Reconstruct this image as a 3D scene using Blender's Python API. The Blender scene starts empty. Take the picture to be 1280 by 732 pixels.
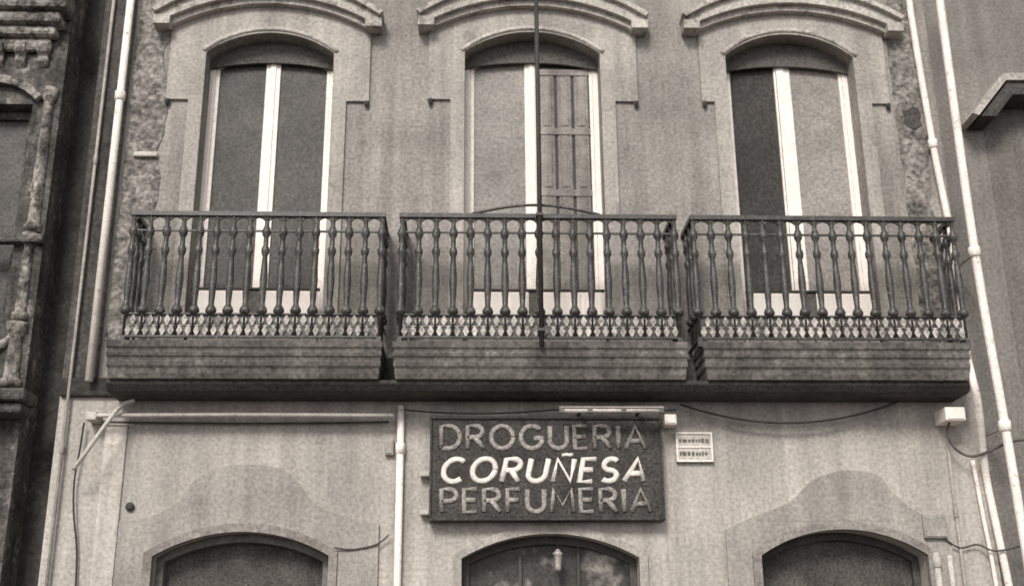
import bpy, bmesh, math, random
from mathutils import Vector, Matrix
from mathutils.geometry import tessellate_polygon
random.seed(7)
sc = bpy.context.scene
col = sc.collection
sc.view_settings.view_transform = 'Standard'
sc.view_settings.look = 'None'
sc.view_settings.exposure = 0
rad = math.radians

# ---------------------------------------------------------------- camera
FPX = 1450.0; TH = rad(18.3); PSI = rad(2.4); RHO = rad(0.45); D = 9.6
CAM = Vector((-D*math.tan(PSI), -D, 1.6))
Fw = Vector((math.sin(PSI)*math.cos(TH), math.cos(PSI)*math.cos(TH), math.sin(TH)))
R0 = Vector((math.cos(PSI), -math.sin(PSI), 0)); U0 = R0.cross(Fw)
R1 = R0*math.cos(RHO) - U0*math.sin(RHO); U1 = U0*math.cos(RHO) + R0*math.sin(RHO)
cd = bpy.data.cameras.new('camera'); cam = bpy.data.objects.new('camera', cd); col.objects.link(cam)
cd.sensor_width = 36; cd.lens = 36*FPX/1280; cd.clip_end = 2000
cd.dof.use_dof = True; cd.dof.focus_distance = 8.6; cd.dof.aperture_fstop = 0.9   # the old picture is slightly soft
m = Matrix.Identity(4)
for i in range(3):
    m[i][0] = R1[i]; m[i][1] = U1[i]; m[i][2] = -Fw[i]; m[i][3] = CAM[i]
cam.matrix_world = m
sc.camera = cam

def P(px, py, Y=0.0):            # measured picture point -> point of the facade plane y = Y
    d = Fw + R1*((px-640)/FPX) + U1*((366-py)/FPX)
    return CAM + d*((Y-CAM.y)/d.y)
def X(px, py, Y=0.0): return P(px, py, Y).x
def Z(px, py, Y=0.0): return P(px, py, Y).z

# ---------------------------------------------------------------- light
w = bpy.data.worlds.new('World'); sc.world = w; w.use_nodes = True
nt = w.node_tree; bg = nt.nodes['Background']
sky = nt.nodes.new('ShaderNodeTexSky'); sky.sky_type = 'NISHITA'; sky.sun_disc = False
SUN_EL, SUN_AZ = rad(38), rad(198)     # azimuth from north (+y) clockwise
sky.sun_elevation = SUN_EL; sky.sun_rotation = SUN_AZ
hs = nt.nodes.new('ShaderNodeHueSaturation'); hs.inputs['Saturation'].default_value = 0.05
nt.links.new(sky.outputs[0], hs.inputs['Color']); nt.links.new(hs.outputs[0], bg.inputs[0])
bg.inputs[1].default_value = 0.15
sl = bpy.data.lights.new('sun', 'SUN'); so = bpy.data.objects.new('sun', sl); col.objects.link(so)
sl.energy = 2.95; sl.angle = rad(18); sl.color = (1, .962, .915)
sd = Vector((math.sin(SUN_AZ)*math.cos(SUN_EL), math.cos(SUN_AZ)*math.cos(SUN_EL), math.sin(SUN_EL)))
so.rotation_euler = sd.to_track_quat('Z', 'Y').to_euler(); so.location = sd*50

# ---------------------------------------------------------------- materials
def grey(v): return (v*1.05, v*.957, v*.865)
def mat(name, v, var=.2, scale=2.0, speck=.15, sscale=34, rough=.85, bump=.4, spec=.3, streak=0.0, bdist=.006, dark=None, dthr=.62, dsoft=.03):
    M = bpy.data.materials.new(name); M.use_nodes = True
    t = M.node_tree; N = t.nodes; L = t.links; b = N['Principled BSDF']
    b.inputs['Roughness'].default_value = rough
    b.inputs['Specular IOR Level'].default_value = spec
    g = N.new('ShaderNodeNewGeometry')
    def noise(sc_, det, vec=None, ro=.55):
        n = N.new('ShaderNodeTexNoise'); n.inputs['Scale'].default_value = sc_; n.inputs['Detail'].default_value = det
        n.inputs['Roughness'].default_value = ro
        L.new(vec or g.outputs['Position'], n.inputs['Vector']); return n.outputs['Fac']
    def rng(o, a, bb, lo=.3, hi=.7):
        r = N.new('ShaderNodeMapRange'); r.inputs[1].default_value = lo; r.inputs[2].default_value = hi
        r.inputs[3].default_value = a; r.inputs[4].default_value = bb; L.new(o, r.inputs[0]); return r.outputs[0]
    def mul(a, bb):
        k = N.new('ShaderNodeMath'); k.operation = 'MULTIPLY'; L.new(a, k.inputs[0]); L.new(bb, k.inputs[1]); return k.outputs[0]
    n1 = noise(scale, 9, ro=.65); n2 = noise(sscale, 3)
    f = mul(rng(n1, 1-var, 1+var), rng(n2, 1-speck, 1+speck))
    if streak:
        mp = N.new('ShaderNodeMapping'); mp.inputs['Scale'].default_value = (7, 7, .45)
        L.new(g.outputs['Position'], mp.inputs['Vector'])
        f = mul(f, rng(noise(1.0, 7, mp.outputs[0], .6), 1-streak, 1+streak*.6))
    if dark is not None:          # flaked or dirty patches; pale ones stand for highlights and reflections
        f = mul(f, rng(noise(scale*2.3, 12 if dsoft < .05 else 2, ro=.72), 1.0, dark, dthr-dsoft, dthr+dsoft))
    vm = N.new('ShaderNodeVectorMath'); vm.operation = 'SCALE'; vm.inputs[0].default_value = grey(v)
    L.new(f, vm.inputs['Scale']); L.new(vm.outputs[0], b.inputs['Base Color'])
    if bump:
        bn = N.new('ShaderNodeBump'); bn.inputs['Strength'].default_value = bump; bn.inputs['Distance'].default_value = bdist
        L.new(n2, bn.inputs['Height']); L.new(bn.outputs[0], b.inputs['Normal'])
    return M
M = dict(
 plaster=mat('weathered plaster', .285, .3, 1.1, .3, streak=.3, dark=.7),
 shop_plaster=mat('pale shop plaster', .40, .25, .9, .24, streak=.24, dark=.77),
 ogee=mat('smooth grey plaster', .325, .22, 1.4, .24, streak=.22),
 kerb=mat('kerb stone', .3, .2, 2, .2),
 trim=mat('worn stone trim', .44, .32, 3.0, .32, dark=.56, dthr=.57, bdist=.012),
 surround=mat('smooth surround plaster', .37, .22, 2.0, .26, streak=.24, dark=.76),
 pale_strip=mat('pale plaster strip', .52, .2, 2.5, .2, streak=.2, dark=.7),
 grime_shade=mat('grimy and shaded stone', .062, .4, 3, .45, bdist=.012),  # dark tone for grime, and for shade under the band and right hood
 head=mat('head shade colour', .10, .3, 3, .4),
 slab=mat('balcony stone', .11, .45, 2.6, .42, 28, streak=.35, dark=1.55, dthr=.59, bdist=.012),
 archrim=mat('grey arch stone', .15, .3, 3.2, .3, bdist=.012),
 archrim_pale=mat('pale arch stone', .24, .3, 3.2, .3, bdist=.012),
 quoin=mat('rough stone', .23, .55, 5, .55, 22, dark=.5, dthr=.55, bdist=.04, bump=.7),
 iron=mat('painted iron', .052, .5, 14, .6, 60, rough=.45, bump=.2, dark=3.0, dthr=.59, spec=.5),  # random pale patches are highlights painted into the iron colour
 frieze=mat('worn painted frieze', .40, .55, 2.2, .45, 50, dark=.5, dthr=.55),
 white=mat('white window paint', .9, .1, 5, .18, 55, rough=.5, bump=.2, streak=.12, dark=.65, dthr=.67),
 kick=mat('white panel paint', .96, .04, 5, .1, 55, rough=.55, bump=.15),
 plinth=mat('grey painted plinth', .30, .25, 5, .3, 50),
 pane_dark=mat('dark glass', .078, .4, 2.2, .45, rough=.5, bump=.05, spec=.2),
 pane_black=mat('darkest glass', .052, .35, 2.2, .45, rough=.5, bump=.05, spec=.15),
 pane_mid=mat('curtained glass', .27, .28, 2.0, .32, rough=.4, bump=.05, spec=.25),
 pane_light=mat('reflecting glass', .25, .28, 2.0, .32, rough=.4, bump=.05, spec=.25),
 pane_reflections=mat('glass with painted reflections', .055, .5, 1.5, .4, rough=.4, bump=.05, spec=.25, dark=6, dthr=.64, dsoft=.09),  # soft pale patches are reflections put into the glass colour
 shutter=mat('grey shutter wood', .29, .3, 5, .3, 50, streak=.45),
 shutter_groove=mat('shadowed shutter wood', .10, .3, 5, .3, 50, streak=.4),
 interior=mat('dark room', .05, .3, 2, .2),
 door=mat('dark shop door', .07, .35, 4, .3, 45, rough=.6, streak=.25),
 door_b=mat('dark metal shutter', .085, .4, 4, .45, 45, rough=.7, spec=.15, streak=.3),
 board=mat('dark sign board', .052, .4, 4, .6, 48, rough=.65, spec=.2),
 letter=mat('faded letter paint', .27, .35, 10, .5, 48, rough=.7, dark=.65, dthr=.6),
 letter_bright=mat('bright letter paint', .72, .2, 12, .28, 60, rough=.5, dark=.65, dthr=.65),
 lantern=mat('pale lamp glass', .4, .35, 12, .4, 60, rough=.4),
 pipe=mat('white pipe paint', .84, .14, 6, .22, 60, rough=.55, bump=.15, dark=.55, dthr=.62),
 pipe_dull=mat('dull white pipe paint', .5, .2, 6, .25, 60, rough=.6, bump=.15, dark=.6, dthr=.62),
 pipe_grey=mat('grey pipe', .34, .3, 6, .25, 60, rough=.55, bump=.2),
 cable=mat('black cable', .045, .3, 8, .3, 60, rough=.6),
 cable_grey=mat('faded cable', .09, .3, 8, .3, 60, rough=.7),
 box=mat('pale plastic box', .85, .08, 6, .1, 60, rough=.45, bump=.1),
 stone_dark=mat('sooty stone', .095, .6, 2.2, .5, 24, streak=.5, dark=2.3, dthr=.585, bdist=.05),
 stone_pale=mat('pale carved stone', .26, .6, 4, .5, 24, streak=.4, dark=.35, dthr=.53, bdist=.05),
 strip_dark=mat('dark render strip', .045, .4, 2.6, .4, 30, streak=.4),
 strip_mid=mat('shaded render strip', .085, .4, 2.6, .45, 30, streak=.5),
 right_wall=mat('grey plaster next door', .205, .2, 1.3, .28, streak=.2),
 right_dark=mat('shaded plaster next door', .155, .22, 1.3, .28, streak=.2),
 right_trim=mat('plaster trim next door', .38, .26, 4, .34, dark=.65),
 asphalt=mat('asphalt', .05, .2, .8, .3, 60),
 paving=mat('paving', .17, .2, 1.2, .2, 40),
)

# ---------------------------------------------------------------- mesh helpers
WP = {}
class MB:
    def __init__(s): s.v = []; s.f = []; s.s = []
    def add(s, vs, fs, smooth=False):
        o = len(s.v); s.v += [tuple(p) for p in vs]; s.f += [tuple(i+o for i in f) for f in fs]; s.s += [smooth]*len(fs); return s
    def box(s, x0, x1, y0, y1, z0, z1):
        return s.add([(x0,y0,z0),(x1,y0,z0),(x1,y1,z0),(x0,y1,z0),(x0,y0,z1),(x1,y0,z1),(x1,y1,z1),(x0,y1,z1)],
                     [(0,3,2,1),(4,5,6,7),(0,1,5,4),(1,2,6,5),(2,3,7,6),(3,0,4,7)])
    def prism(s, outer, y0, y1, holes=()):
        loops = [list(outer)]+[list(h) for h in holes]
        flat = [p for l in loops for p in l]; n = len(flat)
        tris = tessellate_polygon([[Vector((p[0], p[1], 0)) for p in l] for l in loops])
        vs = [(p[0], y0, p[1]) for p in flat]+[(p[0], y1, p[1]) for p in flat]
        fs = []
        for t in tris: fs.append(tuple(t)); fs.append(tuple(i+n for i in reversed(t)))
        o = 0
        for l in loops:
            k = len(l)
            for i in range(k): a = o+i; b = o+(i+1) % k; fs.append((a, b, b+n, a+n))
            o += k
        return s.add(vs, fs)
    def prism_yz(s, pts, x0, x1):
        n = len(pts); vs = [(x0, p[0], p[1]) for p in pts]+[(x1, p[0], p[1]) for p in pts]
        tris = tessellate_polygon([[Vector((p[0], p[1], 0)) for p in pts]])
        fs = []
        for t in tris: fs.append(tuple(t)); fs.append(tuple(i+n for i in reversed(t)))
        for i in range(n): b = (i+1) % n; fs.append((i, b, b+n, i+n))
        return s.add(vs, fs)
    def tube(s, pts, r, seg=8, closed=False, flat=1.0):
        pts = [Vector(p) for p in pts]; n = len(pts); vs = []; fs = []
        for i, p in enumerate(pts):
            a = pts[i-1] if (i > 0 or closed) else p
            b = pts[(i+1) % n] if (i < n-1 or closed) else p
            t = (b-a).normalized()
            ref = Vector((0,1,0)) if abs(t.y) < .9 else Vector((0,0,1))
            u = t.cross(ref).normalized(); v = u.cross(t).normalized()
            rr = r[i] if isinstance(r, (list, tuple)) else r
            for k in range(seg):
                q = 2*math.pi*k/seg; d = u*math.cos(q)*rr+v*math.sin(q)*rr
                if flat != 1.0: d.y *= flat
                vs.append(p+d)
        m_ = n if closed else n-1
        for i in range(m_):
            j = (i+1) % n
            for k in range(seg): l = (k+1) % seg; fs.append((i*seg+k, i*seg+l, j*seg+l, j*seg+k))
        if not closed: fs += [tuple(range(seg)), tuple(range((n-1)*seg, n*seg))]
        return s.add(vs, fs, True)
    def lathe(s, prof, c, seg=10, axis='z'):
        vs = []; fs = []; n = len(prof)
        for t, r in prof:
            for k in range(seg):
                q = 2*math.pi*k/seg; a, b = math.cos(q)*r, math.sin(q)*r
                vs.append((c[0]+a, c[1]+b, c[2]+t) if axis == 'z' else (c[0]+a, c[1]-t, c[2]+b))
        for i in range(n-1):
            for k in range(seg): l = (k+1) % seg; fs.append((i*seg+k, i*seg+l, (i+1)*seg+l, (i+1)*seg+k))
        fs += [tuple(range(seg)), tuple(range((n-1)*seg, n*seg))]
        return s.add(vs, fs, True)
    def build(s, name, mt, parent=None, bevel=0.0, label=None, cat=None, group=None, kind=None):
        xs = [p[0] for p in s.v]; ys = [p[1] for p in s.v]; zs = [p[2] for p in s.v]
        o = Vector(((min(xs)+max(xs))/2, (min(ys)+max(ys))/2, min(zs)))
        me = bpy.data.meshes.new(name)
        me.from_pydata([tuple(Vector(p)-o) for p in s.v], [], s.f)
        me.polygons.foreach_set('use_smooth', s.s)
        bm = bmesh.new(); bm.from_mesh(me); bmesh.ops.recalc_face_normals(bm, faces=bm.faces); bm.to_mesh(me); bm.free()
        me.materials.append(M[mt]); ob = bpy.data.objects.new(name, me); col.objects.link(ob)
        WP[ob.name] = o
        if parent: ob.parent = parent; ob.location = o-WP[parent.name]
        else: ob.location = o
        if bevel:
            b = ob.modifiers.new('bevel', 'BEVEL'); b.width = bevel; b.segments = 2; b.limit_method = 'ANGLE'; b.angle_limit = rad(40)
        tag(ob, label, cat, group, kind)
        return ob
def tag(o, label=None, cat=None, group=None, kind=None):
    if label: o['label'] = label
    if cat: o['category'] = cat
    if group: o['group'] = group
    if kind: o['kind'] = kind
    return o
def empty(name, loc, label, cat, group=None):
    o = bpy.data.objects.new(name, None); col.objects.link(o); o.location = loc; WP[o.name] = Vector(loc)
    o.empty_display_size = .2
    return tag(o, label, cat, group)
def clone(src, parent, world):
    c = src.copy(); col.objects.link(c); c.parent = parent; c.location = Vector(world)-WP[parent.name]; WP[c.name] = Vector(world)
    return c
def arc(xl, xr, zs, zc, n=22):
    h = zc-zs; hw = (xr-xl)/2; R = (hw*hw+h*h)/(2*h); cx = (xl+xr)/2; cz = zc-R; a = math.asin(min(1, hw/R))
    return [(cx+R*math.sin(-a+2*a*i/n), cz+R*math.cos(-a+2*a*i/n)) for i in range(n+1)]
def arch_loop(xl, xr, zb, zs, zc, n=22): return [(xl, zb)]+arc(xl, xr, zs, zc, n)+[(xr, zb)]
def arctop(xl, xr, zs, zc):
    h = zc-zs; hw = (xr-xl)/2; R = (hw*hw+h*h)/(2*h); cx = (xl+xr)/2; cz = zc-R
    return lambda x: cz+math.sqrt(max(0, R*R-(x-cx)**2))
def half_loop(a, b, zb, top, dz, n=8):
    return [(a, zb)]+[(a+(b-a)*i/n, top(a+(b-a)*i/n)-dz) for i in range(n+1)]+[(b, zb)]
def smooth(pts, n=5):
    out = []
    for i in range(len(pts)-1):
        p0 = pts[max(i-1,0)]; p1 = pts[i]; p2 = pts[i+1]; p3 = pts[min(i+2,len(pts)-1)]
        for k in range(n):
            t = k/n
            out.append(tuple(.5*(2*p1[j]+(p2[j]-p0[j])*t+(2*p0[j]-5*p1[j]+4*p2[j]-p3[j])*t*t+(3*p1[j]-p0[j]-3*p2[j]+p3[j])*t**3) for j in range(len(p1))))
    return out+[tuple(pts[-1])]

# ---------------------------------------------------------------- setting
MB().add([(-300,-300,0),(300,-300,0),(300,300,0),(-300,300,0)], [(0,1,2,3)]).build('road', 'asphalt', kind='structure')
MB().box(-60, 60, -2.0, 12, -.1, .12).build('pavement', 'paving', kind='structure', bevel=.01)
MB().box(-60, 60, -2.15, -2.002, -.1, .125).build('kerb', 'kerb', kind='structure', bevel=.015)

# ---------------------------------------------------------------- the house
XL = X(98, 300); XR = X(1180, 200)
YF = -.46
zf = Z(640, 430, YF); zsb = Z(640, 472, YF)
ZG = .12; ZT = 9.4; TK = .42
house = empty('town_house', ((XL+XR)/2, 0, ZG), 'weathered grey plaster house with three iron balconies above arched shop doors', 'house')
up = []
for a, b, zs_, zc_ in ((257,417,67,43), (581,750,67,42), (907,1067,72,45)):
    mid = (a+b)/2
    up.append((X(a,90), X(b,90), Z(mid,zs_), Z(mid,zc_)))
lo = []
for a, b, zs_, zc_ in ((191,411,695,665), (577,799,697,667), (951,1159,694,662)):
    mid = (a+b)/2
    lo.append((X(a,705), X(b,705), Z(mid,zs_), Z(mid,zc_)))
MB().prism([(XL,zsb),(XR,zsb),(XR,ZT),(XL,ZT)], 0, TK, [arch_loop(a,b,zf+.005,c,d) for a,b,c,d in up]).build('upper_wall', 'plaster', house)
outer = [(XL, ZG)]
for a,b,c,d in lo: outer += arch_loop(a,b,ZG,c,d)
outer += [(XR, ZG), (XR, zsb), (XL, zsb)]
MB().prism(outer, 0, TK).build('shop_wall', 'shop_plaster', house)
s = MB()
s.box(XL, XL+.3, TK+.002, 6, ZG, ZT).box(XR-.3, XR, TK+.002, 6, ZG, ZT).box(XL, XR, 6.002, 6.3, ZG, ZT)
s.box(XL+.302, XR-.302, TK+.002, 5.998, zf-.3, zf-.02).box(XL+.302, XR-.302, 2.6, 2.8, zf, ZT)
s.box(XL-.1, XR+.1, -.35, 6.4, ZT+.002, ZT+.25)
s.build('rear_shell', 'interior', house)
# continuous band that carries the balconies; its dark colour includes underside shadow
YB = YF+.06
zb0 = Z(640, 488, YB)
xb0, xb1 = X(131, 480, YB), X(1214, 480, YB)
sc_ = MB()
sc_.prism_yz([(YB,zsb-.004),(YB,zsb-.035),(YB+.05,zb0+.01),(YB+.12,zb0),(.004,zb0),(.004,zsb-.004)], xb0, xb1)
sc_.box(xb0+.02, xb1-.02, -.06, .004, zsb-.002, zf-.01)
sc_.build('string_course', 'grime_shade', house, bevel=.02)
MB().box(XL+.002, xb0-.002, -.05, .004, zsb-.06, zsb+.10).build('band_return', 'strip_dark', house, bevel=.02)
# dark strip added at the left edge for the shaded gap, behind the drainpipe
MB().box(XL+.002, X(147,240), -.012, .008, zsb+.102, ZT-.01).build('corner_shade', 'strip_mid', house, bevel=.006)

# hoods and surrounds
surr = [((212,463),(200,476),127), ((536,795),(526,803),127), ((874,1105),(853,1117),130)]
apex = (-10, -7, 0); spr = (30, 32, 36)
for i, ((a,b),(ha,hb),ye) in enumerate(surr):
    xl,xr,zs_,zc_ = up[i]; mid = (a+b)/2
    sxl, sxr = X(a,80), X(b,80); ze = Z(mid, ye)
    hz, hc = Z(mid, spr[i]), Z(mid, apex[i])
    hxl, hxr = X(ha,30), X(hb,30)
    th = .125
    top = arc(sxl, sxr, hz-.03, hc-th+.02)
    inner = arc(xl, xr, zs_, zc_)
    legz = zf+.25
    pl = [(sxl, ze)]+top+[(sxr, ze), (xr+.13, ze), (xr+.13, legz), (xr, legz)]+inner[::-1]+[(xl, legz), (xl-.13, legz), (xl-.13, ze)]
    MB().prism(pl, -.028, .01).build('window_surround', 'surround', house, bevel=.014)
    # pale roll round the arch of the opening
    MB().tube([(x, -.028, z+.03) for x, z in arc(xl-.03, xr+.03, zs_-.02, zc_+.01, 26)], .022, 8, flat=.8).build('arch_roll', 'trim', house)
    h = MB()
    o1 = arc(hxl, hxr, hz, hc, 26); n1 = arc(hxl+.07, hxr-.07, hz-.055, hc-th, 26)
    h.prism(o1+n1[::-1], -.15, .01)
    n2 = arc(hxl+.10, hxr-.10, hz-.095, hc-th-.055, 26)
    h.prism(n1[:]+n2[::-1], -.095, .01)
    o3 = arc(hxl-.035, hxr+.035, hz+.035, hc+.045, 26)
    h.prism(o3+o1[::-1], -.20, .01)
    for sx, sg in ((hxl, 1), (hxr, -1)):        # heavier stops at both ends
        x0, x1 = sorted((sx-.02*sg, sx+.13*sg)); h.box(x0, x1, -.165, .008, hz-.105, hz-.012)
    h.build('hood_mould', 'trim', house, bevel=.02)
    for xx in (sxl+.02, sxr-.02):
        MB().lathe([(0,.006),(.02,.018),(.045,.024),(.06,.024),(.064,.016)], (xx, -.03, ze-.064), 8).build('surround_drop', 'grime_shade', house)

# balconies
bal = []
slabs = ((132,478,168,478,16), (490,861,503,842,17), (879,1213,866,1189,16))
proto = None
zr = [Z(640,y,YF) for y in (267, 289, 392, 420)]
for i, (sa,sb_,ra,rb,nb) in enumerate(slabs):
    x0, x1 = X(sa,432,YF-.02), X(sb_,432,YF-.02)
    # worn moulded slab: soft shallow mouldings run along front and ends
    zt_, zb_ = Z(640,427,YF), Z(640,473,YF); h = zt_-zb_; y0 = YF-.02
    fr_ = [(0,0),(0,.17),(.012,.215),(.014,.27),(.006,.32),(.008,.40),(.020,.45),(.022,.51),(.016,.56),(.018,.66),(.032,.73),(.034,.80),(.034,.86),(.045,1.0)]
    vs, fs = [], []; n = len(fr_)
    for d, t in fr_:
        z = zt_-h*t; dxe = d*.7
        vs += [(x0+dxe, -.062, z), (x0+dxe, y0+d, z), (x1-dxe, y0+d, z), (x1-dxe, -.062, z)]
    for k in range(n-1):
        for j in range(4): l = (j+1) % 4; fs.append((k*4+j, k*4+l, k*4+4+l, k*4+4+j))
    fs += [(0,1,2,3), tuple(range((n-1)*4, n*4))]
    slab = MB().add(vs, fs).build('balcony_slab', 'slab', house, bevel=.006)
    # railing
    rx0, rx1 = X(ra,270,YF), X(rb,270,YF)
    r = MB(); yf = YF+.02
    def rails(z0, z1, d):
        r.box(rx0-d, rx1+d, yf-d, yf+d, z0, z1)
        r.box(rx0-d, rx0+d, yf+d+.001, -.002, z0, z1); r.box(rx1-d, rx1+d, yf+d+.001, -.002, z0, z1)
    rails(zr[0]-.038, zr[0], .026); rails(zr[1]-.014, zr[1], .010); rails(zr[2]-.012, zr[2], .012); rails(zr[3]-.014, zr[3], .014)
    xs = [rx0+(rx1-rx0)*k/(nb-1) for k in range(nb)]
    dx = xs[1]-xs[0]
    zA, zB = zr[2]-.013, zr[3]+.001; hr = (zA-zB)/2
    r.box(rx0+.02, rx1-.02, yf+.009, yf+.0125, zB, zA)
    for k in range(nb-1):
        cx = (xs[k]+xs[k+1])/2
        zz = zr[0]-.039     # small rounded spandrels that leave a round gap under the top rail
        r.tube([(xs[k]+dx*t, yf, zz-.05*abs(2*t-1)**2.2) for t in (0,.1,.25,.5,.75,.9,1)], .011, 5)
        r.box(cx-.008, cx+.008, yf-.008, yf+.008, zf-.012, zr[3]-.0145)
    for xx in (rx0, rx1):
        r.box(xx-.018, xx+.018, yf-.018, yf+.018, zf-.012, zr[3]-.0145)
    rail = r.build('railing', 'iron', house)
    q = MB()        # chequered row of pale lozenges, two deep, threaded on one thin bar
    q.box(rx0+.022, rx1-.022, yf+.002, yf+.0085, (zA+zB)/2-.003, (zA+zB)/2+.003)
    for k in range(2*(nb-1)+1):
        for row in (0, 1):
            cx = rx0+dx*.5*(k+.5*row); cz = zA-hr*(row+.5)
            if cx > rx1-.02 or cx < rx0+.02: continue
            ww = dx*.25*.74; wh = hr*.46
            q.prism([(cx-ww,cz),(cx-ww*.25,cz-wh),(cx+ww*.25,cz-wh),(cx+ww,cz),(cx+ww*.25,cz+wh),(cx-ww*.25,cz+wh)], yf-.007-.0012*row, yf+.007+.0006*row)
    q.build('foot_frieze', 'frieze', rail)
    H = zr[0]-.040-zr[3]
    prof = [(0,.012),(.165,.012),(.175,.024),(.185,.040),(.205,.047),(.225,.040),(.245,.027),(.26,.022),(.34,.027),(.46,.033),(.58,.026),(.66,.020),(.69,.033),(.72,.035),(.75,.021),(.82,.020),(.845,.034),(.87,.038),(.90,.030),(.92,.019),(1,.019)]
    pos = [(x, yf) for x in xs]+[(x, yf+(0-yf)*k/3) for k in (1,2) for x in (rx0, rx1)]
    for k, (x, y) in enumerate(pos):
        if proto is None:
            proto = MB().lathe([(t*H, rr) for t, rr in prof], (x, y, zr[3]+.001), 10).build('baluster', 'iron', rail)
        else: clone(proto, rail, (x, y, zr[3]+.001))
    bal.append(rail)
MB().tube([(X(590+160*t,266,YF), YF+.02, zr[0]+.004+.085*math.sin(math.pi*t)) for t in [k/16 for k in range(17)]], .013, 6).build('crest', 'iron', bal[1])

# French windows
def window(i, style):
    xl,xr,zs_,zc_ = up[i]; zb = zf+.005; e = .002
    YW = .19                                        # frame plane in the reveal
    T0 = arctop(xl,xr,zs_,zc_); T = arctop(xl,xr,zs_-.03,zc_-.05); TB = arctop(xl,xr,zs_-.085,zs_-.015)
    xr_ = [xl+e+(xr-xl-2*e)*k/20 for k in range(21)]
    fw = .052
    o = [(xl+e,zb+e)]+[(x, T(x)-e) for x in xr_]+[(xr-e,zb+e)]
    hole = [(xl+fw,zb+.05)]+[(x, T(x)-fw*1.1) for x in [xl+fw+(xr-xl-2*fw)*k/20 for k in range(21)]]+[(xr-fw,zb+.05)]
    fr = MB().prism(o, YW-.01, YW+.07, [hole]).build('french_window', 'white', house, bevel=.004)
    MB().prism([(x, TB(x)) for x in xr_]+[(x, T0(x)-e) for x in xr_[::-1]], YW-.045, YW-.014).build('head_shade', 'head', fr)  # dark board added for the shadow under the arched head
    xm = (xl+xr)/2; a0, b0 = xl+fw+.002, xr-fw-.002; dz = fw*1.1
    def leaf(a, b, sa, sb_):
        MB().prism(half_loop(a,b,zb+.055,T,dz+.003), YW, YW+.055, [half_loop(a+sa,b-sb_,zb+.15,T,dz+.03)]).build('leaf', 'white', fr, bevel=.004)
    def pane(a, b, mt): return MB().prism(half_loop(a,b,zb+.12,T,dz+.02), YW+.02, YW+.03).build('pane', mt, fr)
    if style != 2:
        leaf(a0, xm-.002, .035, .065); leaf(xm+.002, b0, .065, .03)
        pane(a0+.02, xm-.05, 'pane_dark' if style == 0 else 'pane_light')
        pane(xm+.05, b0-.02, 'pane_dark')
        if style == 1:
            A, B = xm+.067, b0-.031; z1 = zs_-.06
            zz = Z(710,165,YW); n = 3
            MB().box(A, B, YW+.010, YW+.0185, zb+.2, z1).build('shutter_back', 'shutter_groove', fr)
            sh = MB(); zrs = [zb+.3, zz-.62, zz, z1-.035]
            for z in zrs: sh.box(A, B, YW-.010, YW+.0095, z-.032, z+.032)
            for j in range(len(zrs)-1):             # tall raised panels tied by the cross rails
                for k in range(n):
                    x = A+(B-A)*(k+.5)/n; hw_ = (B-A)/n*.41
                    sh.box(x-hw_, x+hw_, YW-.002, YW+.0093, zrs[j]+.033, zrs[j+1]-.033)
                    sh.box(x-hw_*.55, x+hw_*.55, YW-.010, YW-.0025, zrs[j]+.06, zrs[j+1]-.06)
            sh.build('shutter', 'shutter', fr, bevel=.003)
        MB().box(xm-.026, xm+.026, YW-.012, YW-.0015, zb+.07, T(xm)-.09).build('meeting_stile', 'white', fr, bevel=.004)
    else:
        leaf(a0, xm-.08, .03, .02); pane(a0+.02, xm-.09, 'pane_black')
        leaf(xm-.03, b0, .085, .03); pane(xm+.03, b0-.02, 'pane_mid')
        MB().box(xm-.078, xm-.005, YW-.012, YW-.0015, zb+.07, T(xm)-.09).build('meeting_stile', 'white', fr, bevel=.004)
    # low white boards across the foot of each leaf, on a grey plinth
    yk = -.03
    zk = Z(324, 362, yk); zk0 = Z(324, 399, yk)
    for A, B in ((xl+.055, xm-.065), (xm+.045, xr-.05)):
        mo = MB(); n = 3; g = (B-A)/n
        mo.box(A, B, yk+.008, yk+.03, zk0, zk)
        for k in range(n): mo.box(A+g*k+.014, A+g*(k+1)-.014, yk-.006, yk+.0075, zk0+.02, zk-.02)
        mo.build('kick_panel', 'kick', fr, bevel=.004)
    MB().box(xl+.04, xr-.04, yk+.010, yk+.034, zb+.004, zk0-.002).build('plinth', 'plinth', fr, bevel=.004)
    MB().box(xm-.062, xm+.042, yk+.014, yk+.03, zk0, zk).build('panel_post', 'archrim', fr, bevel=.004)
    MB().box(xl+.03, xr-.03, yk-.006, yk+.04, zk+.002, zk+.02).build('panel_rail', 'door', fr, bevel=.004)
for i in range(3): window(i, i)

# broad soft strips of bare stone at both ends of the upper wall, little ledge
def ragged(pxl, pxr, py):
    L_, R_ = [], []; z = zf+.15; wob = 0
    while z < ZT-.2:
        wob = wob*.6+random.uniform(-.035,.035)
        L_.append((X(pxl,py)+random.uniform(-.01,.02), z)); R_.append((X(pxr,py)+wob, z)); z += random.uniform(.06,.14)
    MB().prism(L_+R_[::-1], -.012, .01).build('quoin_strip', 'quoin', house, bevel=.010)
ragged(160, 204, 150)
ragged(1120, 1150, 150)
MB().box(X(168,195), X(198,195), -.05, .01, Z(185,198), Z(185,192)).build('stone_ledge', 'pale_strip', house, bevel=.010)
p = P(1140,151)
pa = MB(); n = 13
pa.prism([(p.x+random.uniform(.06,.12)*math.cos(2*math.pi*k/n), p.z+random.uniform(.08,.15)*math.sin(2*math.pi*k/n)) for k in range(n)], -.022, .01)
pa.build('plaster_patch', 'grime_shade', house, bevel=.008)
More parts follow.
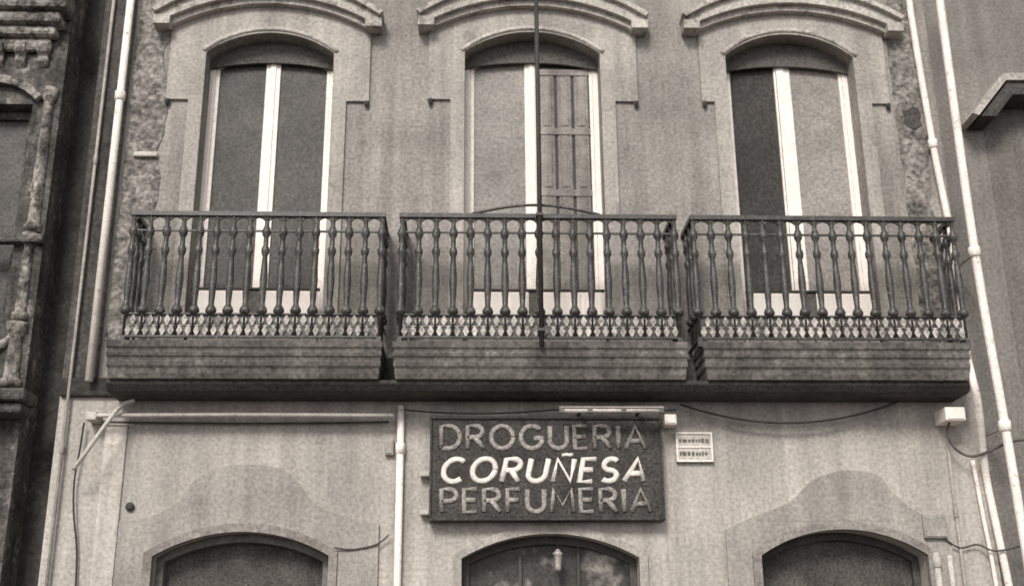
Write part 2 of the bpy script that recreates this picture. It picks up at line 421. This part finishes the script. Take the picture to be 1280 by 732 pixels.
# ogee-headed plaster panels round the side doors, and arch rims
def rimloop(i, t): 
    a,b,c,d = lo[i]; return a-t, b+t, c+t*.4, d+t
def ogee(pts, i):
    pp = [(X(x,y), Z(x,y)) for x,y in pts]
    a,b,c,d = rimloop(i, .07)
    ol = [(pp[0][0], ZG)]+pp+[(pp[-1][0], ZG)]+arch_loop(a,b,ZG,c,d)[::-1]
    MB().prism(ol, -.032, .01).build('ogee_panel', 'ogee', house, bevel=.010)
ogee(smooth([(150,652),(190,645),(222,628),(245,600),(285,582),(345,584),(372,602),(392,628),(430,645),(474,654)]), 0)
ogee(smooth([(906,662),(935,648),(985,628),(1015,600),(1055,588),(1095,594),(1115,616),(1145,640),(1185,655)]), 2)
for i, mt in enumerate(('archrim_pale','surround','archrim_pale')):
    a,b,c,d = lo[i]
    A,B,C,Dd = rimloop(i, .07)
    ol = arch_loop(A,B,ZG,C,Dd)+arch_loop(a,b,ZG,c,d)[::-1]
    MB().prism(ol, -.05 if i != 1 else -.026, .01).build('arch_rim', mt, house, bevel=.018)
# shop doors
def infill(i):
    a,b,c,d = lo[i]; e = .003; T = arctop(a,b,c,d)
    loop = [(a+e,ZG+e)]+[(x,z-e) for x,z in arc(a+e,b-e,c,d)]+[(b-e,ZG+e)]
    fw = .06
    hole = [(a+fw,ZG+.02)]+[(x, T(x)-fw*1.1) for x in [a+fw+(b-a-2*fw)*k/20 for k in range(21)]]+[(b-fw,ZG+.02)]
    if i != 1:
        fr = MB().prism(loop, .10 if i == 0 else .17, .2 if i == 0 else .24, [hole]).build('shop_door', 'archrim' if i == 0 else 'door', house, bevel=.006)
        dl = MB().prism(half_loop(a+fw-.01,b-fw+.01,ZG+.02,T,fw), .202 if i == 0 else .22, .245)
        dl.build('door_panel', 'door_b', fr)
        cx = (a+b)/2
        MB().box(cx-.03, cx+.03, .18 if i == 0 else .2, .2015 if i == 0 else .2195, ZG+.03, c-.2).build('door_post', 'door_b', fr, bevel=.004)
    else:
        fr = MB().prism(loop, .14, .22, [hole]).build('shop_door', 'door', house, bevel=.006)
        MB().prism(half_loop(a+fw-.01,b-fw+.01,ZG+.02,T,fw), .2, .21).build('pane', 'pane_reflections', fr)
        bars = MB(); cx = (a+b)/2; zt = d-.46
        bars.box(a+fw,b-fw,.16,.195,zt-.07,zt)
        for k in (1,2):
            x = a+(b-a)*k/3; bars.box(x-.012,x+.012,.165,.195,zt+.001,T(x)-fw*1.1)
        bars.build('glazing_bar', 'door', fr)
for i in range(3): infill(i)
MB().box(X(122,640), X(150,640), -.022, .01, ZG, Z(135,530)).build('pilaster', 'pale_strip', house, bevel=.008)

# ---------------------------------------------------------------- shop sign with lettering
YS = -.13
sx0, sx1, sz0, sz1 = X(537,585,YS), X(829,585,YS), Z(683,650,YS), Z(683,521,YS)
sign = empty('shop_sign', ((sx0+sx1)/2, YS, sz0), 'dark rectangular shop sign with three lines of pale capitals over the middle door', 'sign')
fb = MB(); t_ = .018
fb.box(sx0,sx1,YS-.006,-.01,sz1-t_,sz1).box(sx0,sx1,YS-.006,-.01,sz0,sz0+t_).box(sx0,sx0+t_,YS-.006,-.01,sz0+t_+.001,sz1-t_-.001).box(sx1-t_,sx1,YS-.006,-.01,sz0+t_+.001,sz1-t_-.001)
fb.build('frame', 'board', sign, bevel=.005)
MB().box(sx0+t_+.001, sx1-t_-.001, YS+.010, -.011, sz0+t_+.001, sz1-t_-.001).build('board', 'board', sign)
def el(cx, cy, rx, ry, a0, a1, n=14): return [(cx+rx*math.cos(rad(a0+(a1-a0)*k/n)), cy+ry*math.sin(rad(a0+(a1-a0)*k/n))) for k in range(n+1)]
G = {
 'D': (.72, [[(0,0),(0,1),(.28,1)]+el(.28,.5,.44,.5,90,-90)[1:]+[(0,0)]]),
 'R': (.62, [[(0,0),(0,1),(.3,1)]+el(.3,.75,.28,.25,90,-90)[1:]+[(0,.5)], [(.28,.5),(.62,0)]]),
 'O': (.86, [el(.43,.5,.43,.5,0,360,24)]),
 'G': (.84, [el(.43,.5,.43,.5,42,345,22)+[(.84,.46),(.5,.46)]]),
 'U': (.66, [[(0,1),(0,.33)]+el(.33,.33,.33,.33,180,360)[1:]+[(.66,1)]]),
 'E': (.5, [[(.5,1),(0,1),(0,0),(.5,0)], [(0,.52),(.44,.52)]]),
 'I': (.0, [[(0,0),(0,1)]]),
 'A': (.74, [[(0,0),(.37,1),(.74,0)], [(.14,.34),(.60,.34)]]),
 'C': (.76, [el(.43,.5,.43,.5,48,312,20)]),
 'N~': (.66, [[(0,0),(0,1),(.66,0),(.66,1)], [(.14,1.17),(.28,1.22),(.42,1.185),(.56,1.22)]]),
 'S': (.56, [el(.28,.745,.27,.255,35,270,12)+el(.28,.245,.28,.245,90,-145,12)[1:]]),
 'P': (.58, [[(0,0),(0,1),(.3,1)]+el(.3,.74,.28,.26,90,-90)[1:]+[(0,.48)]]),
 'F': (.48, [[(.48,1),(0,1),(0,0)], [(0,.52),(.42,.52)]]),
 'M': (.84, [[(0,0),(.08,1),(.42,.25),(.76,1),(.84,0)]]),
}
def line(chars, pxa, pxb, yt, yb, mt, stroke, shear=0, gap=.3, wobble=0):
    xa, xb = X(pxa,(yt+yb)/2,YS), X(pxb,(yt+yb)/2,YS); z0, z1 = Z(683,yb,YS), Z(683,yt,YS)
    tot = sum(G[c][0] for c in chars)+gap*(len(chars)-1)+shear; k = (xb-xa)/tot; h = z1-z0; x = 0; b = MB()
    for n_, c in enumerate(chars):
        wd, ss = G[c]; dz = random.uniform(-wobble, wobble); sh = shear+random.uniform(-wobble, wobble)*4
        for j, pl in enumerate(ss):
            yo = YS+.008-.0012*j
            pts = [(xa+(x+p[0]+sh*p[1])*k, yo, z0+dz+p[1]*h) for p in pl]
            sk = stroke*(.6 if c == 'N~' and j == 1 else 1)
            b.tube(pts, [sk*(1+wobble*18*math.sin(q*1.7+n_)) for q in range(len(pts))], 6, flat=.5)
        x += wd+gap
    b.build('lettering', mt, sign)
line(list('DROGUERIA'), 552, 806, 532, 560, 'letter', .0222)
line(['C','O','R','U','N~','E','S','A'], 552, 810, 573, 601, 'letter_bright', .0245, shear=.18, gap=.34, wobble=.003)
line(list('PERFUMERIA'), 552, 813, 611, 639, 'letter', .0222)
for y in (592, 640):
    MB().box(X(525,y,-.07), sx0-.002, -.085, -.01, Z(520,y+3,-.07), Z(520,y-3,-.07)).build('stay_bracket', 'pipe_dull', sign, bevel=.006)

# ---------------------------------------------------------------- pipes, cables, boxes
def pts3(lst): return [tuple(P(x,y,Y)) for x,y,Y in lst]
def collar(p, r, mt, root):
    MB().lathe([(-.045,r*1.12),(-.04,r*1.35),(.04,r*1.35),(.045,r*1.12)], p, 12).build('pipe_collar', mt, root)
    MB().box(p[0]-.012, p[0]+.012, p[1]+r*.5, 0.0, p[2]-.015, p[2]+.015).build('pipe_clip', 'pipe_grey', root)
def pipe(name, lst, r, mt, label, cat='pipe', joints=(), seg=12):
    root = MB().tube(smooth(pts3(lst), 4), r, seg).build(name, mt, label=label, cat=cat)
    for j in joints: collar(tuple(P(*j)), r, mt, root)
    return root
def plumb(name, px, py, Y, ytop, ybot, r, mt, label, joints=(), cat='pipe'):
    x, zt_, zb_ = X(px,py,Y), Z(px,ytop,Y), Z(px,ybot,Y)
    root = MB().tube([(x,Y,zt_),(x,Y,zb_)], r, 12).build(name, mt, label=label, cat=cat)
    for jy in joints: collar((x,Y,Z(px,jy,Y)), r, mt, root)
    return root
YP = YF+.02
plumb('drain_pipe', 137, 240, -.12, -60, 476, .034, 'pipe', 'white drainpipe down the left edge of the house, ending at the balcony level', (120,))
plumb('thin_pipe', 109, 290, -.05, -60, 1000, .014, 'pipe_grey', 'thin grey pipe running beside the white drainpipe at the far left edge', (200,560))
pipe('drain_pipe', [(1171,-40,YP),(1176,10,YP),(1218,312,YP),(1256,530,YP),(1283,690,YP),(1296,770,YP)], .037, 'pipe', 'outer of two white drainpipes on the right, the longer one', joints=((1218,315,YP),(1256,532,YP)))
pipe('drain_pipe', [(1133,-40,-.06),(1139,20,-.06),(1166,180,-.06),(1188,292,-.06),(1200,390,-.09),(1208,440,-.3),(1216,475,-.42),(1223,508,-.36),(1232,590,-.06),(1244,650,-.06),(1262,735,-.06),(1272,790,-.06)], .031, 'pipe', 'inner of two white drainpipes on the right, passing behind the right balcony end', joints=((1166,180,-.06),))
pipe('service_pipe', [(107,519,-.15),(300,518,-.15),(492,519,-.15)], .017, 'pipe_dull', 'white horizontal pipe on the wall under the left balcony')
plumb('service_pipe', 499, 620, -.05, 507, 1000, .030, 'pipe', 'white upright pipe on the wall just left of the dark shop sign', (560,))
pipe('awning_arm', [(168,500,-.16),(150,508,-.2),(128,536,-.24),(108,564,-.26),(92,586,-.2)], .018, 'pipe_dull', 'slanting pale awning arm at the left under the balcony', 'awning arm')
MB().box(X(107,518,-.17), X(120,518,-.17), -.17, 0, Z(116,524,-.17), Z(116,514,-.17)).build('pipe_bracket', 'pipe_dull', bevel=.006, label='small white bracket at the left end of the horizontal pipe', cat='bracket')
plumb('service_pipe', 1172, 710, -.05, 690, 1000, .026, 'pipe_dull', 'short white upright pipe right of the right shop door', (702,))
plumb('service_pipe', 1189, 712, -.05, 694, 1000, .022, 'pipe_dull', 'shortest white upright pipe, between the right shop door and the drainpipes', ())
plumb('thin_pipe', 1200, 680, -.03, 560, 1000, .014, 'pipe_grey', 'thin grey conduit below the white box at the right end of the shop wall', (640,))
pipe('thin_pipe', [(1216,575,-.04),(1224,620,-.04),(1232,660,-.04),(1240,700,-.04),(1250,760,-.04)], .017, 'pipe', 'thin white pipe close beside the inner right drainpipe at the bottom')

# flag pole in front of the middle balcony
xp = X(674,240,YF-.06)
fp = empty('flagpole', (xp, YF-.06, Z(674,430,YF-.06)), 'tall dark pole standing in front of the middle balcony', 'pole')
MB().tube([(xp,YF-.06,Z(674,432,YF-.06)),(xp,YF-.06,8.2)], .02, 10).build('pole_shaft', 'cable', fp)
for y in (268, 412):
    z = Z(674,y,YF-.06); MB().box(xp-.03, xp+.03, YF-.085, YF-.008, z-.016, z+.012).build('pole_clamp', 'iron', fp, bevel=.004)

# cables
def sag(a, b, s_, n=20):
    a, b = P(*a), P(*b); return [tuple(a.lerp(b, k/n)-Vector((0,0,s_*4*(k/n)*(1-k/n)))) for k in range(n+1)]
def cable(pts, r, label, mt='cable'): return MB().tube(pts, r, 6).build('cable', mt, label=label, cat='cable')
cable(sag((850,505,-.12),(1122,502,-.12),.17), .0095, 'black cable sagging along the wall between sign and right balcony end')
cable(sag((505,512,-.12),(690,512,-.12),.03)+sag((700,512,-.12),(845,512,-.12),.02), .007, 'black cable running along the wall just above the dark shop sign')
cable(sag((128,527,-.05),(486,527,-.05),.012), .009, 'black cable running just below the white horizontal pipe on the left')
cable(smooth(pts3([(1187,526,-.16),(1184,542,-.12),(1194,560,-.12),(1214,570,-.14),(1240,562,-.2),(1262,552,-.3),(1290,548,-.35)])), .011, 'dark looped cable under the white box at the right end', 'cable_grey')
cable(smooth(pts3([(1180,672,-.05),(1200,684,-.04),(1222,680,-.05),(1246,688,-.1),(1290,678,-.15)])), .008, 'dark cable crossing the right drainpipes below the grey meter box', 'cable_grey')
cable(smooth(pts3([(105,528,-.06),(100,560,-.06),(93,600,-.05),(92,640,-.05),(96,690,-.03),(93,760,-.03)])), .008, 'dark cable down the left edge of the shop wall')
cable(smooth(pts3([(418,684,-.06),(440,686,-.045),(470,680,-.045),(486,668,-.05)])), .007, 'short grey cable from the left arch to the upright white pipe', 'cable_grey')
# boxes
def jbox(x0, x1, y0, y1, d, label, mt='box'):
    mx, my = (x0+x1)/2, (y0+y1)/2
    a, b, c, e = X(x0,my,-d), X(x1,my,-d), Z(mx,y1,-d), Z(mx,y0,-d)
    r = MB().box(a, b, -d, 0, c, e).build('junction_box', mt, bevel=.008, label=label, cat='box')
    MB().box(a+.012, b-.012, -d-.008, -d-.0005, c+.012, e-.012).build('box_lid', mt, r, bevel=.004)
    return r
jbox(831, 846, 517, 530, .17, 'small white junction box at the upper right corner of the dark sign')
jbox(1182, 1207, 508, 525, .24, 'white junction box under the right end of the right balcony')
jbox(1155, 1184, 641, 672, .07, 'grey meter box on the wall above the right shop door edge', 'pipe_grey')
jbox(481, 492, 548, 568, .05, 'tiny pale box beside the upright white pipe left of the sign', 'pipe_grey')
# strip lamp above the sign
Y = -.3; a, b, z = X(702,511,Y), X(827,513,Y), Z(764,513,Y)
root = empty('sign_lamp', ((a+b)/2, Y, z), 'long pale strip lamp over the right half of the dark sign', 'lamp')
MB().tube([(a,Y,z),(b,Y,z)], .017, 10).build('lamp_tube', 'pipe_dull', root)
MB().box(a-.02, b+.02, Y-.018, Y+.03, z+.019, z+.034).build('lamp_housing', 'pipe_grey', root, bevel=.005)
for t in (.2, .8): MB().box(a+(b-a)*t-.012, a+(b-a)*t+.012, Y+.031, 0, z+.019, z+.033).build('lamp_arm', 'pipe_grey', root)
for x in (a, (a*.72+b*.28), (a*.38+b*.62), b): MB().box(x-.02, x+.02, Y-.02, Y+.02, z-.02, z+.0185).build('lamp_socket', 'archrim', root, bevel=.004)
# small plaque right of the sign: pale frame, two rows of worn dark marks
a, b, c, e = X(845,558,-.03), X(891,558,-.03), Z(868,577,-.03), Z(868,540,-.03)
pq = empty('wall_plaque', ((a+b)/2, -.03, c), 'small pale framed notice with faint dark marks right of the dark sign', 'notice')
MB().box(a, b, -.03, 0, c, e).build('plate', 'pale_strip', pq, bevel=.004)
fr_ = MB(); t = .016
fr_.box(a,b,-.040,-.031,e-t,e).box(a,b,-.040,-.031,c,c+t).box(a,a+t,-.040,-.031,c+t+.001,e-t-.001).box(b-t,b,-.040,-.031,c+t+.001,e-t-.001)
fr_.box(a+t+.001,b-t-.001,-.038,-.031,(c+e)/2-.006,(c+e)/2+.006)
fr_.build('border', 'pipe', pq, bevel=.003)
mk = MB()
for q_ in (.28, .72):
    x = a+t+.012; zz = c+(e-c)*q_
    mk.box(x, b-t-.012, -.0312, -.0302, zz-.002, zz+.002)
    while x < b-t-.04:
        wd = random.uniform(.014,.034); mk.box(x, x+wd, -.0325, -.0313, zz-random.uniform(.012,.022), zz+random.uniform(.010,.020)); x += wd+random.uniform(.006,.014)
mk.build('worn_marks', 'archrim', pq)
# round fittings
p = P(163,633); MB().lathe([(-.005,.03),(.02,.036),(.03,.03),(.034,.012)], p, 12, 'y').build('round_vent', 'cable', label='small round black vent left of the left arched door', cat='vent')
# hanging lamp inside the middle arch
p = P(697,672,.06)
hl = empty('hanging_lamp', (p.x, .06, Z(697,716,.06)), 'small pale lantern hanging in the middle arched doorway', 'lamp')
zt = p.z; zb = Z(697,714,.06)
MB().tube([(p.x,.06,zt+.02),(p.x,.06,zt-.09)], .005, 6).build('lamp_chain', 'cable', hl)
hh = zt-.09-zb
MB().lathe([(0,.012),(hh*.1,.026),(hh*.16,.030),(hh*.75,.038),(hh*.8,.048),(hh*.9,.026),(hh,.012)], (p.x,.06,zb), 6).build('lamp_shade', 'lantern', hl)

# ---------------------------------------------------------------- house on the left (sooty carved stone)
NXR = X(62,240,-.1); NXL = NXR-6
nl = empty('stone_house', (NXR-1, -.1, ZG), 'sooty stone house with carved ledges at the left edge of the picture', 'house')
wx0, wx1 = X(-90,330,-.1), X(14,330,-.1)
zw0, zw1 = Z(20,395,-.1), Z(20,130,-.1)
MB().prism([(NXL,ZG),(NXR,ZG),(NXR,ZT+.6),(NXL,ZT+.6)], -.1, .3, [[(wx0,zw0),(wx1,zw0),(wx1,zw1),(wx0,zw1)]]).build('wall', 'stone_dark', nl)
MB().box(NXL,NXL+.3,.302,6,ZG,ZT+.6).box(NXR-.3,NXR,.302,6,ZG,ZT+.6).box(NXL,NXR,6.002,6.3,ZG,ZT+.6).box(NXL,NXR,-.1,6.3,ZT+.602,ZT+.8).build('rear_shell', 'interior', nl)
MB().box(NXR+.002, XL-.002, .25, .4, ZG, ZT+.3).build('gap_shade', 'strip_dark', nl)  # dark strip added to stand for the shaded gap between the houses
wf = MB().prism([(wx0+.002,zw0+.002),(wx1-.002,zw0+.002),(wx1-.002,zw1-.002),(wx0+.002,zw1-.002)], .05, .12, [[(wx0+.08,zw0+.08),(wx1-.08,zw0+.08),(wx1-.08,zw1-.08),(wx0+.08,zw1-.08)]]).build('window', 'stone_dark', nl, bevel=.006)
MB().box(wx0+.06,wx1-.06,.09,.1,zw0+.06,zw1-.06).build('pane', 'pane_dark', wf)
def column(px, py, y0, y1, r):
    Y = -.11; x = X(px,py,Y); za, zb_ = Z(px,y1,Y), Z(px,y0,Y); H = zb_-za
    MB().lathe([(0,r*1.5),(.06,r*1.5),(.08,r*1.05),(H*.4,r*1.02),(H-.12,r*.86),(H-.1,r*1.2),(H-.04,r*1.5),(H,r*1.5)], (x,Y,za), 12).build('half_column', 'stone_pale', nl)
column(52,200,112,290,.05); column(32,340,292,400,.045); column(18,440,404,484,.06)
cn = MB(); Yc = -.35
for (ya, yb, dx_, dy) in ((-20,8,.06,.0),(8,22,.0,.06),(22,34,-.05,.12),(34,50,-.1,.18)):
    cn.box(NXL, X(72,20,Yc)+dx_, Yc+dy, -.098, Z(40,yb,Yc)+.002, Z(40,ya,Yc))
cn.build('cornice', 'stone_pale', nl, bevel=.035)
for k in range(6):            # carved scroll brackets under the cornice
    xx = X(60,70,-.2)-.02-.2*k; zz = Z(40,52,-.17)
    MB().prism_yz([(-.098,zz),(-.18,zz),(-.20,zz-.05),(-.18,zz-.10),(-.14,zz-.13),(-.15,zz-.18),(-.098,zz-.24)], xx-.10, xx).build('scroll_bracket', 'stone_pale', nl, bevel=.02)
# hood with curved top over the window, and a garland swag below the sill
hw0, hw1 = wx0-.05, wx1+.09
MB().prism(arc(hw0, hw1, zw1+.06, zw1+.26, 16)+arc(hw0+.05, hw1-.05, zw1+.01, zw1+.18, 16)[::-1], -.17, -.098).build('window_hood', 'stone_pale', nl, bevel=.012)
for k in range(3):
    x1_ = wx1+.12-.42*k; zs2 = zw0-.14
    MB().tube([(x1_-.40*t, -.115, zs2-.16*math.sin(math.pi*t)) for t in [j/14 for j in range(15)]], [.018+.030*math.sin(math.pi*j/14) for j in range(15)], 8).build('garland', 'stone_pale', nl)
MB().box(NXL, X(32,490,-.4), -.42, -.098, Z(15,500,-.4), Z(15,484,-.4)).box(NXL, X(28,500,-.36), -.36, -.098, Z(15,514,-.4), Z(15,500,-.4)-.002).build('balcony_slab', 'stone_dark', nl, bevel=.03)
MB().box(NXL, X(54,290,-.2), -.2, -.098, Z(40,302,-.2), Z(40,291,-.2)).build('ledge', 'stone_dark', nl, bevel=.02)

# ---------------------------------------------------------------- house on the right
RX0 = XR+.004; RX1 = RX0+7
nr = empty('plaster_house', (RX0+1, .03, ZG), 'plain grey plaster house at the right edge with an angular window hood', 'house')
MB().box(RX0, RX1, .03, .35, ZG, ZT+.3).build('wall', 'right_wall', nr)
MB().box(RX0,RX0+.3,.352,6,ZG,ZT+.3).box(RX1-.3,RX1,.352,6,ZG,ZT+.3).box(RX0,RX1,6.002,6.3,ZG,ZT+.3).box(RX0,RX1,-.1,6.3,ZT+.302,ZT+.5).build('rear_shell', 'interior', nr)
px0 = X(1236,200,.02); MB().box(px0, px0+1.6, .024, .034, ZG, Z(1260,132,.02)).build('wall_shade', 'right_dark', nr, bevel=.004)  # darker panel added for the shade on the wall below the hood
def hood(hp, y0, y1, Y, name, mt):
    MB().prism([(X(x,y,Y), Z(x,y,Y)) for x,y in hp], y0, y1).build(name, mt, nr, bevel=.003)
hood([(1216,141),(1254,91),(1420,91),(1420,100),(1258,100),(1224,144)], -.30, .035, -.3, 'window_hood', 'right_trim')
hood([(1226,145),(1259,102),(1420,102),(1420,118),(1266,118),(1246,145)], -.27, .035, -.27, 'hood_shade', 'grime_shade')  # dark prism added for the shade on the underside of the hood
